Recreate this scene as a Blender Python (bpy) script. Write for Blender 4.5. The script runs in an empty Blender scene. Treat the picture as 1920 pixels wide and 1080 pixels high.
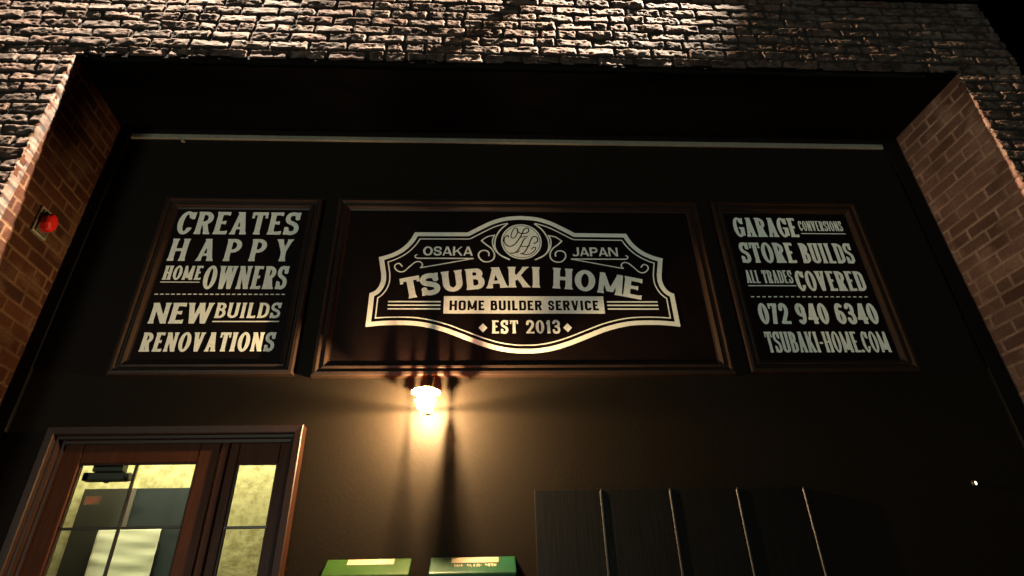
import bpy, math, random
import numpy as np
from mathutils import Matrix, Vector

# ---------------------------------------------------------------- camera, sky, lights, exposure
scene = bpy.context.scene
col = scene.collection
cam_data = bpy.data.cameras.new('camera')
cam = bpy.data.objects.new('camera', cam_data)
col.objects.link(cam)
cam_data.sensor_fit = 'HORIZONTAL'
cam_data.sensor_width = 36.0
cam_data.lens = 36.0 * 1103.456 / 1920.0
cam_data.clip_start = 0.05
cam_data.clip_end = 3000.0
cam.matrix_world = Matrix(((0.99878752, -0.00246810, -0.04916694, 0.0),
                           (-0.04364893, -0.50625177, -0.86128039, 0.0),
                           (-0.02276513, 0.86238220, -0.50574568, 1.5),
                           (0, 0, 0, 1)))
scene.camera = cam

world = bpy.data.worlds.new('World')
scene.world = world
world.use_nodes = True
wn = world.node_tree
wn.nodes.clear()
w_out = wn.nodes.new('ShaderNodeOutputWorld')
w_bg = wn.nodes.new('ShaderNodeBackground')
w_sky = wn.nodes.new('ShaderNodeTexSky')
w_sky.sky_type = 'NISHITA'
w_sky.sun_disc = False
w_sky.sun_elevation = math.radians(-12)
w_sky.sun_rotation = math.radians(200)
w_bg.inputs['Strength'].default_value = 0.05
wn.links.new(w_sky.outputs[0], w_bg.inputs[0])
wn.links.new(w_bg.outputs[0], w_out.inputs[0])

scene.view_settings.view_transform = 'Standard'
scene.view_settings.look = 'None'
scene.view_settings.exposure = 0.0
scene.view_settings.gamma = 1.0
scene.view_settings.use_curve_mapping = False

SUN_STRENGTH = 1.0          # the light of the street, from behind the photographer, a little from the left
sun_d = bpy.data.lights.new('street_glow', 'SUN')
sun_d.energy = SUN_STRENGTH
sun_d.angle = math.radians(10)
sun_d.color = (0.90, 1.0, 0.84)
sun = bpy.data.objects.new('street_glow', sun_d)
col.objects.link(sun)
sun.rotation_euler = Vector((0.27, 1.0, 0.0)).to_track_quat('-Z', 'Y').to_euler()
sun.location = (-2, -6, 1.6)


def spot(name, loc, target, power, cone, blend, colour, radius):
    d = bpy.data.lights.new(name, 'SPOT')
    d.energy = power
    d.spot_size = math.radians(cone)
    d.spot_blend = blend
    d.color = colour
    d.shadow_soft_size = radius
    o = bpy.data.objects.new(name, d)
    col.objects.link(o)
    o.location = loc
    o.rotation_euler = (Vector(target) - Vector(loc)).to_track_quat('-Z', 'Y').to_euler()
    return o


# street floodlight high up to the right that rakes across the top of the brick front
FLOOD_A = spot('flood_fill_light', (5.2, 2.0, 9.2), (-1.45, 2.25, 4.4), 26000, 24, 0.5, (1.0, 0.66, 0.36), 0.04)
# its weaker partner on the left, nearly in the plane of the front
FLOOD_B = spot('flood_fill_light', (-5.2, 2.09, 9.2), (2.85, 2.25, 3.35), 52000, 15, 0.7, (1.0, 0.64, 0.36), 0.04)
# two added, unseen fill spots that brighten the header brick faces
FILL_C = spot('flood_fill_light', (-2.25, 1.75, 7.7), (-2.25, 2.25, 4.5), 14000, 64, 0.8, (1.0, 0.80, 0.60), 0.03)
FILL_D = spot('flood_fill_light', (2.75, 1.87, 7.4), (-0.15, 2.25, 4.75), 42000, 50, 1.0, (1.0, 0.80, 0.60), 0.03)

BULB_POWER = 360
BULB = (-0.266, 2.640, 2.441)


# ---------------------------------------------------------------- helpers
class MB:
    def __init__(self):
        self.v, self.f = [], []

    def add(self, verts, faces):
        n = len(self.v)
        self.v += [tuple(p) for p in verts]
        self.f += [tuple(i + n for i in f) for f in faces]

    def box(self, x0, x1, y0, y1, z0, z1):
        self.add([(x0, y0, z0), (x1, y0, z0), (x1, y1, z0), (x0, y1, z0),
                  (x0, y0, z1), (x1, y0, z1), (x1, y1, z1), (x0, y1, z1)],
                 [(0, 3, 2, 1), (4, 5, 6, 7), (0, 1, 5, 4), (1, 2, 6, 5), (2, 3, 7, 6), (3, 0, 4, 7)])

    def lathe(self, cx, cy, prof, n=32, a0=0.0, a1=2 * math.pi, closed=True):
        """prof: list of (r, z)"""
        m = n if closed else n + 1
        vs = []
        for i in range(m):
            a = a0 + (a1 - a0) * i / n
            for r, z in prof:
                vs.append((cx + r * math.cos(a), cy + r * math.sin(a), z))
        k = len(prof)
        fs = []
        for i in range(n):
            j = (i + 1) % m
            for q in range(k - 1):
                fs.append((i * k + q, j * k + q, j * k + q + 1, i * k + q + 1))
        self.add(vs, fs)

    def tube(self, pts, r, n=8, cap=True):
        pts = [Vector(p) for p in pts]
        vs, fs = [], []
        for i, p in enumerate(pts):
            t = (pts[min(i + 1, len(pts) - 1)] - pts[max(i - 1, 0)]).normalized()
            u = t.cross(Vector((0, 0, 1)))
            if u.length < 1e-3:
                u = t.cross(Vector((0, 1, 0)))
            u.normalize()
            w = t.cross(u)
            for k in range(n):
                a = 2 * math.pi * k / n
                vs.append(p + (u * math.cos(a) + w * math.sin(a)) * r)
        for i in range(len(pts) - 1):
            for k in range(n):
                fs.append((i * n + k, i * n + (k + 1) % n, (i + 1) * n + (k + 1) % n, (i + 1) * n + k))
        if cap:
            fs.append(tuple(range(n - 1, -1, -1)))
            fs.append(tuple((len(pts) - 1) * n + k for k in range(n)))
        self.add(vs, fs)

    def prism_x(self, x0, x1, prof):
        """closed (y, z) profile extruded along x"""
        n = len(prof)
        vs = [(x0, y, z) for y, z in prof] + [(x1, y, z) for y, z in prof]
        fs = [(i, (i + 1) % n, n + (i + 1) % n, n + i) for i in range(n)]
        fs += [tuple(range(n - 1, -1, -1)), tuple(range(n, 2 * n))]
        self.add(vs, fs)

    def build(self, name, mat, parent=None, smooth=False, bevel=0.0):
        me = bpy.data.meshes.new(name)
        me.from_pydata(self.v, [], self.f)
        me.update()
        o = bpy.data.objects.new(name, me)
        col.objects.link(o)
        if mat:
            me.materials.append(mat)
        if smooth:
            me.shade_smooth()
        if bevel:
            b = o.modifiers.new('bevel', 'BEVEL')
            b.width = bevel
            b.segments = 2
            b.limit_method = 'ANGLE'
        if parent:
            o.parent = parent
        return o


def tag(o, label, cat, group=None):
    o['label'] = label
    o['category'] = cat
    if group:
        o['group'] = group
    return o


def thing(name, label, cat, group=None):
    o = bpy.data.objects.new(name, None)
    col.objects.link(o)
    o.empty_display_size = 0.1
    return tag(o, label, cat, group)


def new_mat(name):
    m = bpy.data.materials.new(name)
    m.use_nodes = True
    nt = m.node_tree
    b = nt.nodes['Principled BSDF']
    return m, nt, b


def ramp(nt, fac, stops):
    r = nt.nodes.new('ShaderNodeValToRGB')
    while len(r.color_ramp.elements) < len(stops):
        r.color_ramp.elements.new(0.5)
    for e, (p, c) in zip(r.color_ramp.elements, stops):
        e.position = p
        e.color = (*c, 1)
    nt.links.new(fac, r.inputs[0])
    return r.outputs[0]


def noise(nt, scale, detail=4, rough=0.6, stretch=None):
    tc = nt.nodes.new('ShaderNodeTexCoord')
    n = nt.nodes.new('ShaderNodeTexNoise')
    n.inputs['Scale'].default_value = scale
    n.inputs['Detail'].default_value = detail
    n.inputs['Roughness'].default_value = rough
    if stretch:
        mp = nt.nodes.new('ShaderNodeMapping')
        mp.inputs['Scale'].default_value = stretch
        nt.links.new(tc.outputs['Object'], mp.inputs[0])
        nt.links.new(mp.outputs[0], n.inputs[0])
    else:
        nt.links.new(tc.outputs['Object'], n.inputs[0])
    return n.outputs[0]


def bump(nt, b, h, strength, dist):
    n = nt.nodes.new('ShaderNodeBump')
    n.inputs['Strength'].default_value = strength
    n.inputs['Distance'].default_value = dist
    nt.links.new(h, n.inputs['Height'])
    nt.links.new(n.outputs[0], b.inputs['Normal'])


def simple(name, c0, c1, rough, scale=12, bump_s=0.0, bump_d=0.002, stretch=None, metallic=0.0, spec=0.5):
    m, nt, b = new_mat(name)
    n = noise(nt, scale, stretch=stretch)
    nt.links.new(ramp(nt, n, [(0.3, c0), (0.7, c1)]), b.inputs['Base Color'])
    b.inputs['Roughness'].default_value = rough
    b.inputs['Metallic'].default_value = metallic
    b.inputs['Specular IOR Level'].default_value = spec
    if bump_s:
        bump(nt, b, n, bump_s, bump_d)
    return m


M = {}
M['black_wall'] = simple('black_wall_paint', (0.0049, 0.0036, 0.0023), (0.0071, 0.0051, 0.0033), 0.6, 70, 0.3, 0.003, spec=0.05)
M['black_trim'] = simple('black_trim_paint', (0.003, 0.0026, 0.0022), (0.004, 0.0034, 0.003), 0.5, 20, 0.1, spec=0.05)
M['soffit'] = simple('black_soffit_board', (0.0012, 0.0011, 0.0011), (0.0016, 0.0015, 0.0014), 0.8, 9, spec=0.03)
M['board'] = simple('sign_board_paint', (0.0028, 0.0013, 0.0011), (0.0042, 0.0019, 0.0016), 0.5, 9, 0.05, spec=0.06)
M['letter'] = simple('cream_sign_paint', (0.50, 0.53, 0.49), (0.61, 0.64, 0.59), 0.7, 60, spec=0.2)
M['frame'] = simple('dark_oak_moulding', (0.008, 0.0044, 0.003), (0.015, 0.008, 0.005), 0.45, 14, 0.3, 0.002, stretch=(1, 6, 6), spec=0.15)
M['door_wood'] = simple('mahogany_door', (0.024, 0.0080, 0.0034), (0.040, 0.0135, 0.0056), 0.36, 10, 0.2, 0.0015, stretch=(9, 9, 0.7), spec=0.05)
M['casing'] = simple('door_casing_wood', (0.0085, 0.0031, 0.0016), (0.0155, 0.0055, 0.0028), 0.42, 10, 0.2, 0.0015, stretch=(9, 9, 0.7), spec=0.15)
M['lead'] = simple('dark_glazing_bar', (0.012, 0.010, 0.008), (0.02, 0.017, 0.012), 0.3, 20, metallic=0.6)
M['rail'] = simple('dull_grey_rail', (0.105, 0.104, 0.082), (0.138, 0.136, 0.108), 0.55, 25, spec=0.3)
M['white_metal'] = simple('white_metal', (0.5, 0.5, 0.47), (0.62, 0.62, 0.58), 0.4, 20)
M['enamel'] = simple('white_enamel', (0.75, 0.72, 0.65), (0.82, 0.79, 0.72), 0.35, 20)
M['lamp_metal'] = simple('lamp_brass', (0.12, 0.06, 0.03), (0.2, 0.1, 0.05), 0.35, 20, metallic=0.7)
M['red_lens'] = simple('red_lens', (0.17, 0.0035, 0.003), (0.24, 0.006, 0.005), 0.3, 30)
M['cream_plastic'] = simple('cream_plastic', (0.055, 0.05, 0.03), (0.08, 0.072, 0.043), 0.5, 20)
M['dark_plastic'] = simple('dark_plastic', (0.012, 0.009, 0.007), (0.02, 0.014, 0.01), 0.5, 20)
M['green_pale'] = simple('faded_green_enamel', (0.0060, 0.021, 0.0028), (0.0085, 0.027, 0.004), 0.5, 8, 0.06, 0.002, spec=0.08)
M['green_deep'] = simple('deep_green_enamel', (0.0012, 0.018, 0.0085), (0.002, 0.024, 0.0115), 0.4, 8, 0.06, 0.002, spec=0.12)
M['tape'] = simple('cream_label_tape', (0.10, 0.078, 0.045), (0.15, 0.118, 0.07), 0.6, 40)
M['plaster'] = None
M['paper'] = simple('creased_paper', (0.86, 0.82, 0.50), (0.90, 0.87, 0.56), 0.8, 7)
M['partition'] = simple('olive_partition', (0.022, 0.019, 0.0075), (0.030, 0.026, 0.0105), 0.55, 5)
M['partition_blue'] = simple('blue_green_partition', (0.0095, 0.0145, 0.0115), (0.0155, 0.0215, 0.0175), 0.55, 5)
M['post'] = simple('grey_brown_post', (0.10, 0.08, 0.055), (0.15, 0.12, 0.08), 0.6, 20)
M['sticker'] = simple('pink_sticker', (0.55, 0.26, 0.14), (0.62, 0.30, 0.17), 0.6, 40)
M['sticker_ink'] = simple('sticker_ink', (0.30, 0.07, 0.03), (0.34, 0.09, 0.04), 0.6, 40)
M['asphalt'] = simple('asphalt', (0.035, 0.035, 0.036), (0.06, 0.06, 0.06), 0.9, 60, 0.5, 0.004)
M['paving'] = simple('paving', (0.10, 0.095, 0.09), (0.15, 0.145, 0.135), 0.85, 14, 0.3, 0.003)


def plank_material():
    m, nt, b = new_mat('black_stained_planks')
    g = noise(nt, 60, 5, 0.6, (1.6, 1.6, 0.10))
    nt.links.new(ramp(nt, g, [(0.35, (0.0036, 0.0034, 0.0032)), (0.7, (0.0052, 0.005, 0.0048))]), b.inputs['Base Color'])
    b.inputs['Roughness'].default_value = 0.3
    b.inputs['Specular IOR Level'].default_value = 0.2
    bump(nt, b, g, 0.35, 0.0015)
    return m


M['planks'] = plank_material()
M['strip'] = simple('cover_strip_paint', (0.0042, 0.0052, 0.0062), (0.0072, 0.0088, 0.0104), 0.45, 40, 0.2, 0.001)  # slightly paler and bluer than the boards


def plaster_material():
    m, nt, b = new_mat('yellow_mottled_plaster')
    n = noise(nt, 26, 5, 0.6)
    c = ramp(nt, n, [(0.36, (0.36, 0.31, 0.115)), (0.50, (0.50, 0.44, 0.18)), (0.66, (0.60, 0.54, 0.24))])
    nt.links.new(c, b.inputs['Base Color'])
    b.inputs['Roughness'].default_value = 0.9
    bump(nt, b, n, 0.5, 0.008)
    return m


M['plaster'] = plaster_material()


def glass_material():
    m = bpy.data.materials.new('clear_glass')
    m.use_nodes = True
    nt = m.node_tree
    nt.nodes.clear()
    o = nt.nodes.new('ShaderNodeOutputMaterial')
    mix = nt.nodes.new('ShaderNodeMixShader')
    tr = nt.nodes.new('ShaderNodeBsdfTransparent')
    tr.inputs[0].default_value = (0.93, 0.95, 0.9, 1)
    gl = nt.nodes.new('ShaderNodeBsdfGlossy')
    gl.inputs['Roughness'].default_value = 0.02
    fr = nt.nodes.new('ShaderNodeFresnel')
    fr.inputs[0].default_value = 1.45
    nt.links.new(fr.outputs[0], mix.inputs[0])
    nt.links.new(tr.outputs[0], mix.inputs[1])
    nt.links.new(gl.outputs[0], mix.inputs[2])
    nt.links.new(mix.outputs[0], o.inputs[0])
    return m


M['glass'] = glass_material()


def glow_glass(name, colour, strength):
    m = bpy.data.materials.new(name)
    m.use_nodes = True
    nt = m.node_tree
    nt.nodes.clear()
    o = nt.nodes.new('ShaderNodeOutputMaterial')
    add = nt.nodes.new('ShaderNodeAddShader')
    tr = nt.nodes.new('ShaderNodeBsdfTransparent')
    em = nt.nodes.new('ShaderNodeEmission')
    em.inputs[0].default_value = (*colour, 1)
    em.inputs[1].default_value = strength
    nt.links.new(tr.outputs[0], add.inputs[0])
    nt.links.new(em.outputs[0], add.inputs[1])
    nt.links.new(add.outputs[0], o.inputs[0])
    return m


def amber_leak_glass():
    m = bpy.data.materials.new('amber_glow_leak')  # amber see-through added so the cap leaks a reddish glow upward
    m.use_nodes = True
    nt = m.node_tree
    b = nt.nodes['Principled BSDF']
    b.inputs['Base Color'].default_value = (0.75, 0.62, 0.45, 1)
    tr = nt.nodes.new('ShaderNodeBsdfTransparent')
    tr.inputs[0].default_value = (0.62, 0.26, 0.12, 1)
    mix = nt.nodes.new('ShaderNodeMixShader')
    mix.inputs[0].default_value = 0.70
    nt.links.new(tr.outputs[0], mix.inputs[1])
    nt.links.new(b.outputs[0], mix.inputs[2])
    nt.links.new(mix.outputs[0], nt.nodes['Material Output'].inputs[0])
    return m


M['amber'] = amber_leak_glass()
M['jar'] = glow_glass('lit_lamp_glass', (1.0, 0.74, 0.40), 14.0)
m, nt, b = new_mat('lit_indicator')
b.inputs['Emission Color'].default_value = (1.0, 0.85, 0.55, 1)
b.inputs['Emission Strength'].default_value = 3.0
M['indicator'] = m


def brick_material(name, rough, bump_scale, bump_d):
    m, nt, b = new_mat(name)
    at = nt.nodes.new('ShaderNodeAttribute')
    at.attribute_name = 'brick_tint'
    n = noise(nt, bump_scale, 6, 0.7)
    mix = nt.nodes.new('ShaderNodeMix')
    mix.data_type = 'RGBA'
    mix.blend_type = 'MULTIPLY'
    mix.inputs[0].default_value = 1.0
    nt.links.new(at.outputs['Color'], mix.inputs[6])
    nt.links.new(ramp(nt, n, [(0.3, (0.62, 0.62, 0.62)), (0.7, (1.25, 1.22, 1.18))]), mix.inputs[7])
    nt.links.new(mix.outputs[2], b.inputs['Base Color'])
    b.inputs['Roughness'].default_value = rough
    b.inputs['Specular IOR Level'].default_value = 0.06
    bump(nt, b, n, 0.6, bump_d)
    return m


M['rough_brick'] = brick_material('weathered_rough_brick', 0.9, 70, 0.004)
M['smooth_brick'] = brick_material('pointed_brick', 0.85, 90, 0.0015)

# ---------------------------------------------------------------- brickwork as real relief
_rng = np.random.RandomState(7)
_TAB = _rng.rand(256, 256)


def vnoise(x, y, seed=0):
    x = x + seed * 17.13
    y = y + seed * 31.7
    xi, yi = np.floor(x).astype(int), np.floor(y).astype(int)
    fx, fy = x - xi, y - yi
    fx, fy = fx * fx * (3 - 2 * fx), fy * fy * (3 - 2 * fy)
    t = lambda i, j: _TAB[i % 256, j % 256]
    a = t(xi, yi) * (1 - fx) + t(xi + 1, yi) * fx
    c = t(xi, yi + 1) * (1 - fx) + t(xi + 1, yi + 1) * fx
    return (a * (1 - fy) + c * fy) * 2 - 1


def fbm(x, y, seed=0, oct=3):
    s, a = 0, 1.0
    for k in range(oct):
        s = s + a * vnoise(x * 2 ** k, y * 2 ** k, seed + k)
        a *= 0.5
    return s


def hash2(i, j, k):
    return _TAB[(i * 37 + j * 101 + k * 57) % 256, (i * 73 + j * 19 + k * 91) % 256]


COURSE = 0.0765
BRICK = 0.221


def brick_field(u, v, rough, seed, base_v, mortar_depth):
    """height (m, out of the wall) and colour at points u (along) and v (up)"""
    BRICK = 0.221 if rough else 0.196
    COURSE = 0.0765 if rough else 0.0725
    wa = 0.0018 if rough else 0.0018
    uu = u + wa * vnoise(u * 22, v * 30, seed) + wa * .5 * vnoise(u * 60, v * 60, seed + 1)
    vv = v - base_v + wa * .8 * vnoise(u * 18, v * 25, seed + 2) + wa * .4 * vnoise(u * 55, v * 60, seed + 3)
    j = np.floor(vv / COURSE).astype(int)
    off = np.where(j % 2 == 0, 0.0, 0.5) + (hash2(j, j * 3, 5) - .5) * (0.16 if rough else 0.05)
    ub = uu / BRICK + off
    i = np.floor(ub).astype(int)
    half = hash2(i, j, 11) < (0.12 if rough else 0.06)          # some bricks are a pair of bats
    fu = (ub - i)
    fh = np.where(half, np.where(fu < .45, fu, fu - .45), fu)
    wl = np.where(half, np.where(fu < .45, .45, .55), 1.0)
    jm = 0.0046 if rough else 0.0048
    du = np.minimum(fh, wl - fh) * BRICK - jm
    fv = vv / COURSE - j
    dv = np.minimum(fv, 1 - fv) * COURSE - jm
    r = 0.010 if rough else 0.006
    # rounded rectangle inside distance
    qx, qy = r - du, r - dv
    d = r - np.sqrt(np.maximum(qx, 0) ** 2 + np.maximum(qy, 0) ** 2) + np.minimum(np.maximum(qx, qy), 0) * -1
    if rough:
        chip = vnoise(u * 27, v * 38, seed + 8)
        d = d - np.maximum(0, chip - 0.32) * 0.016
        ids = i * 2 + np.where(half & (fu > .45), 1, 0)
    else:
        ids = i * 2 + np.where(half & (fu > .45), 1, 0)
    t = np.clip(d / (0.007 if rough else 0.004), 0, 1)
    face = t * t * (3 - 2 * t)
    tint = hash2(ids, j, 3)
    if rough:
        h = -mortar_depth + face * (mortar_depth + (hash2(ids, j, 21) - .5) * 0.005
                                    + (hash2(ids, j, 31) - .5) * 0.03 * (fh - wl / 2) * .6
                                    + (hash2(ids, j, 41) - .5) * 0.045 * (fv - .5) * .5)
        body = fbm(u * 26, v * 40, seed + 10, 4)
        pit = vnoise(u * 38, v * 58, seed + 15) + .4 * vnoise(u * 90, v * 120, seed + 16)
        h = h + face * (0.0030 * body - 0.010 * np.maximum(0, pit - .5)) + (1 - face) * .002 * vnoise(u * 60, v * 60, seed + 20)
        c0, c1, c2 = np.array([.036, .027, .024]), np.array([.052, .039, .033]), np.array([.044, .027, .022])
        cm = np.array([.016, .014, .013])
    else:
        h = -mortar_depth + face * (mortar_depth + (hash2(ids, j, 21) - .5) * 0.003 + 0.0012 * fbm(u * 40, v * 50, seed + 10, 3))
        c0, c1, c2 = np.array([.015, .0052, .0024]), np.array([.021, .0072, .0032]), np.array([.011, .0042, .0022])
        cm = np.array([.040, .022, .012])
        if seed == 4:       # right reveal: street light falling there is put into a greyer, paler tint
            c0, c1, c2 = np.array([.040, .026, .025]), np.array([.054, .035, .034]), np.array([.032, .019, .018])
            cm = np.array([.090, .069, .066])
    t3 = tint[..., None]
    c = np.where(t3 < .5, c0 + (c1 - c0) * t3 * 2, c1 + (c2 - c1) * (t3 - .5) * 2)
    c = c * (1 + .25 * vnoise(u * 9, v * 9, seed + 30)[..., None])
    if not rough:       # smeared pointing over parts of the brick
        sm = np.clip(fbm(u * 7, v * 9, seed + 33, 3) - .25, 0, 1)[..., None]
        c = c * (1 - sm * .8) + cm * sm * .8
        cm = cm * (1 + .35 * vnoise(u * 12, v * 12, seed + 40)[..., None])
    if rough:           # soot and lime stains
        stn = np.clip(fbm(u * 24, v * 42, seed + 50, 4) * 1.3, -1, 1)[..., None]
        c = c * (1 + .5 * stn)
    f3 = face[..., None]
    c = cm * (1 - f3) + c * f3
    return h, np.clip(c, 0, 1)


def brick_panel(name, mat, place, u0, u1, v0, v1, step, rough, seed, base_v, depth, back, parent, post=None):
    """place(u, v, h) -> xyz; a relief sheet with skirts running back into the wall"""
    nu, nv = max(2, int(round((u1 - u0) / step)) + 1), max(2, int(round((v1 - v0) / step)) + 1)
    U, V = np.meshgrid(np.linspace(u0, u1, nu), np.linspace(v0, v1, nv))
    Hh, C = brick_field(U, V, rough, seed, base_v, depth)
    if post is not None:
        Hh = post(U, V, Hh)
    P = place(U, V, Hh).reshape(-1, 3)
    Cc = C.reshape(-1, 3)
    idx = np.arange(nu * nv).reshape(nv, nu)
    q = np.stack([idx[:-1, :-1], idx[:-1, 1:], idx[1:, 1:], idx[1:, :-1]], -1).reshape(-1, 4)
    ring = np.concatenate([idx[0, :], idx[1:, -1], idx[-1, -2::-1], idx[-2:0:-1, 0]])
    PB = place(U, V, np.full_like(Hh, -back)).reshape(-1, 3)[ring]
    n0 = len(P)
    P = np.concatenate([P, PB])
    Cc = np.concatenate([Cc, Cc[ring]])
    m = len(ring)
    k = np.arange(m)
    sk = np.stack([ring[k], n0 + k, n0 + (k + 1) % m, ring[(k + 1) % m]], -1)
    q = np.concatenate([q, sk])
    me = bpy.data.meshes.new(name)
    me.vertices.add(len(P))
    me.vertices.foreach_set('co', P.astype(np.float32).ravel())
    me.loops.add(q.size)
    me.loops.foreach_set('vertex_index', q.astype(np.int32).ravel())
    me.polygons.add(len(q))
    me.polygons.foreach_set('loop_start', np.arange(0, q.size, 4, dtype=np.int32))
    me.update(calc_edges=True)
    at = me.color_attributes.new('brick_tint', 'FLOAT_COLOR', 'POINT')
    at.data.foreach_set('color', np.concatenate([Cc, np.ones((len(Cc), 1))], 1).astype(np.float32).ravel())
    me.materials.append(mat)
    o = bpy.data.objects.new(name, me)
    col.objects.link(o)
    o.parent = parent
    return o


# ---------------------------------------------------------------- the setting
g = MB()
g.box(-60, 60, -60, 60, -0.3, 0.0)
gr = g.build('road', M['asphalt'])
gr['kind'] = 'structure'
g = MB()
g.box(-20, 20, 0.6, 9, 0.004, 0.12)
pv = g.build('pavement', M['paving'], bevel=0.01)
pv['kind'] = 'structure'

XLF, XLB, XRF, XRB = -2.252, -2.277, 2.818, 2.766      # front and back edges of the two reveals
YF, YB = 2.25, 2.80
ZS = 4.312                                             # soffit
ZT = 5.0                                               # top of the brick front
XE = 3.232                                             # right end of the front
BV = ZS + 0.004

facade = thing('brick_facade', 'rough brick shop front framing a deep black recess', 'building')
front = lambda U, V, H: np.stack([U, YF - H, V], -1)


def chip_bottom(U, V, H):
    k = np.clip((ZS + 0.066 - V) / 0.008, 0, 1) * np.where(V < ZS + .08, 1, 0)
    return H - k * (0.010 + 0.006 * vnoise(U * 9, V * 20, 77))


brick_panel('header_brickwork', M['rough_brick'], front, -3.7, XE, ZS, ZT, 0.0052, True, 1, BV, 0.010, 0.06, facade, chip_bottom)
brick_panel('pier_brickwork', M['rough_brick'], front, -3.7, XLF, 2.7, ZS, 0.0055, True, 1, BV, 0.010, 0.06, facade)
brick_panel('pier_brickwork', M['rough_brick'], front, -3.7, XLF, 0.1, 2.7, 0.012, True, 1, BV, 0.010, 0.06, facade)
brick_panel('pier_brickwork', M['rough_brick'], front, XRF, XE, 2.7, ZS, 0.0055, True, 1, BV, 0.010, 0.06, facade)
brick_panel('pier_brickwork', M['rough_brick'], front, XRF, XE, 0.1, 2.7, 0.012, True, 1, BV, 0.010, 0.06, facade)
left_rev = lambda U, V, H: np.stack([XLF + (XLB - XLF) * (U - YF) / (YB - YF) + H, U, V], -1)
right_rev = lambda U, V, H: np.stack([XRF + (XRB - XRF) * (U - YF) / (YB - YF) - H, U, V], -1)
brick_panel('reveal_brickwork', M['smooth_brick'], left_rev, YF + .006, YB - .004, 2.2, ZS, 0.005, False, 3, BV, 0.004, 0.02, facade)
brick_panel('reveal_brickwork', M['smooth_brick'], left_rev, YF + .006, YB - .004, 0.1, 2.2, 0.012, False, 3, BV, 0.004, 0.02, facade)
brick_panel('reveal_brickwork', M['smooth_brick'], right_rev, YF + .006, YB - .004, 2.2, ZS, 0.005, False, 4, BV, 0.004, 0.02, facade)
brick_panel('reveal_brickwork', M['smooth_brick'], right_rev, YF + .006, YB - .004, 0.1, 2.2, 0.012, False, 4, BV, 0.004, 0.02, facade)
core = MB()                                            # solid masonry behind the facing
core.box(-3.7, XLB - .022, YF + .062, 3.2, 0.1, ZT)
core.box(XRF + .022, XE - .002, YF + .062, 3.2, 0.1, ZT)
core.box(XLB - .02, XRF + .02, YF + .062, 3.2, ZS + .03, ZT)
core.build('masonry_core', M['black_trim'], facade)
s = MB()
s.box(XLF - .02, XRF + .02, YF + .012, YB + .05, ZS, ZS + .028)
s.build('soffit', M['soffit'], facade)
s = MB()
s.box(-3.7, XE + .01, YF - .01, 3.2, ZT, ZT + .03)
s.build('coping', M['black_trim'], facade)


# black back wall of the recess with the door opening
DX0, DX1, DZ1 = -1.96, -0.885, 2.335
wall = thing('black_wall', 'flat black rendered wall at the back of the brick recess', 'wall')
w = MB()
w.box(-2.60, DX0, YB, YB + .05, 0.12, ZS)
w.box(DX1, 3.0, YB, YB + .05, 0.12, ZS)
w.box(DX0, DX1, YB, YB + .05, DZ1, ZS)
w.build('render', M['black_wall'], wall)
for x0, x1 in ((XLB + .006, -2.206), (2.668, XRB - .004)):
    w = MB()
    w.box(x0, x1, YB - .02, YB, 0.12, ZS - .002)
    w.build('corner_board', M['black_trim'], wall, bevel=.003)

# slim pale rail under the soffit
r = MB()
prof = [(YB, 4.258), (YB - .006, 4.258), (YB - .012, 4.252), (YB - .012, 4.224), (YB - .006, 4.218), (YB, 4.218)]
r.prism_x(-2.196, 2.655, prof)
rail = tag(r.build('slim_rail', M['rail']), 'slim dull grey rail running under the black soffit above the signs', 'rail')
hk = MB()
hk.tube([(-1.87, YB, 4.196), (-1.87, YB - .022, 4.194), (-1.87, YB - .027, 4.186), (-1.868, YB - .020, 4.178)], .0065)
tag(hk.build('small_hook', M['rail']), 'tiny white hook on the black wall just under the left end of the rail', 'hook')


# ---------------------------------------------------------------- lettering: signed distance glyphs cut by marching squares
def sd_vstem(x0, x1, w, f, y0=0.0, y1=1.0, bot=True, top=True):
    def fn(X, Y):
        t = np.clip((Y - y0) / (y1 - y0), 0, 1)
        L = y1 - y0
        e = 0.17 / L
        k = np.zeros_like(Y)
        if bot:
            k = np.maximum(k, np.clip((e - t) / e, 0, 1) ** 1.7)
        if top:
            k = np.maximum(k, np.clip((t - 1 + e) / e, 0, 1) ** 1.7)
        hw = w / 2 + f * k
        xc = x0 + (x1 - x0) * t
        return np.maximum(np.abs(X - xc) - hw, np.maximum(y0 - Y, Y - y1))
    return fn


def sd_hbar(x0, x1, y, h, f=0.0, left=False, right=True):
    def fn(X, Y):
        L = max(x1 - x0, 1e-4)
        e = min(.14, L * .5)
        k = np.zeros_like(X)
        if right:
            k = np.maximum(k, np.clip((X - x1 + e) / e, 0, 1) ** 1.5)
        if left:
            k = np.maximum(k, np.clip((x0 + e - X) / e, 0, 1) ** 1.5)
        hh = h / 2 + f * k
        return np.maximum(np.abs(Y - y) - hh, np.maximum(x0 - X, X - x1))
    return fn


def sd_ell(cx, cy, rx, ry, w, h):
    def fn(X, Y):
        o = (np.sqrt(((X - cx) / rx) ** 2 + ((Y - cy) / ry) ** 2) - 1) * min(rx, ry)
        ix, iy = max(rx - w, .01), max(ry - h, .01)
        q = (np.sqrt(((X - cx) / ix) ** 2 + ((Y - cy) / iy) ** 2) - 1) * min(ix, iy)
        return np.maximum(o, -q)
    return fn


def sd_rbox(cx, cy, rx, ry, r):
    def fn(X, Y):
        qx, qy = np.abs(X - cx) - rx + r, np.abs(Y - cy) - ry + r
        return np.sqrt(np.maximum(qx, 0) ** 2 + np.maximum(qy, 0) ** 2) + np.minimum(np.maximum(qx, qy), 0) - r
    return fn


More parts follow.
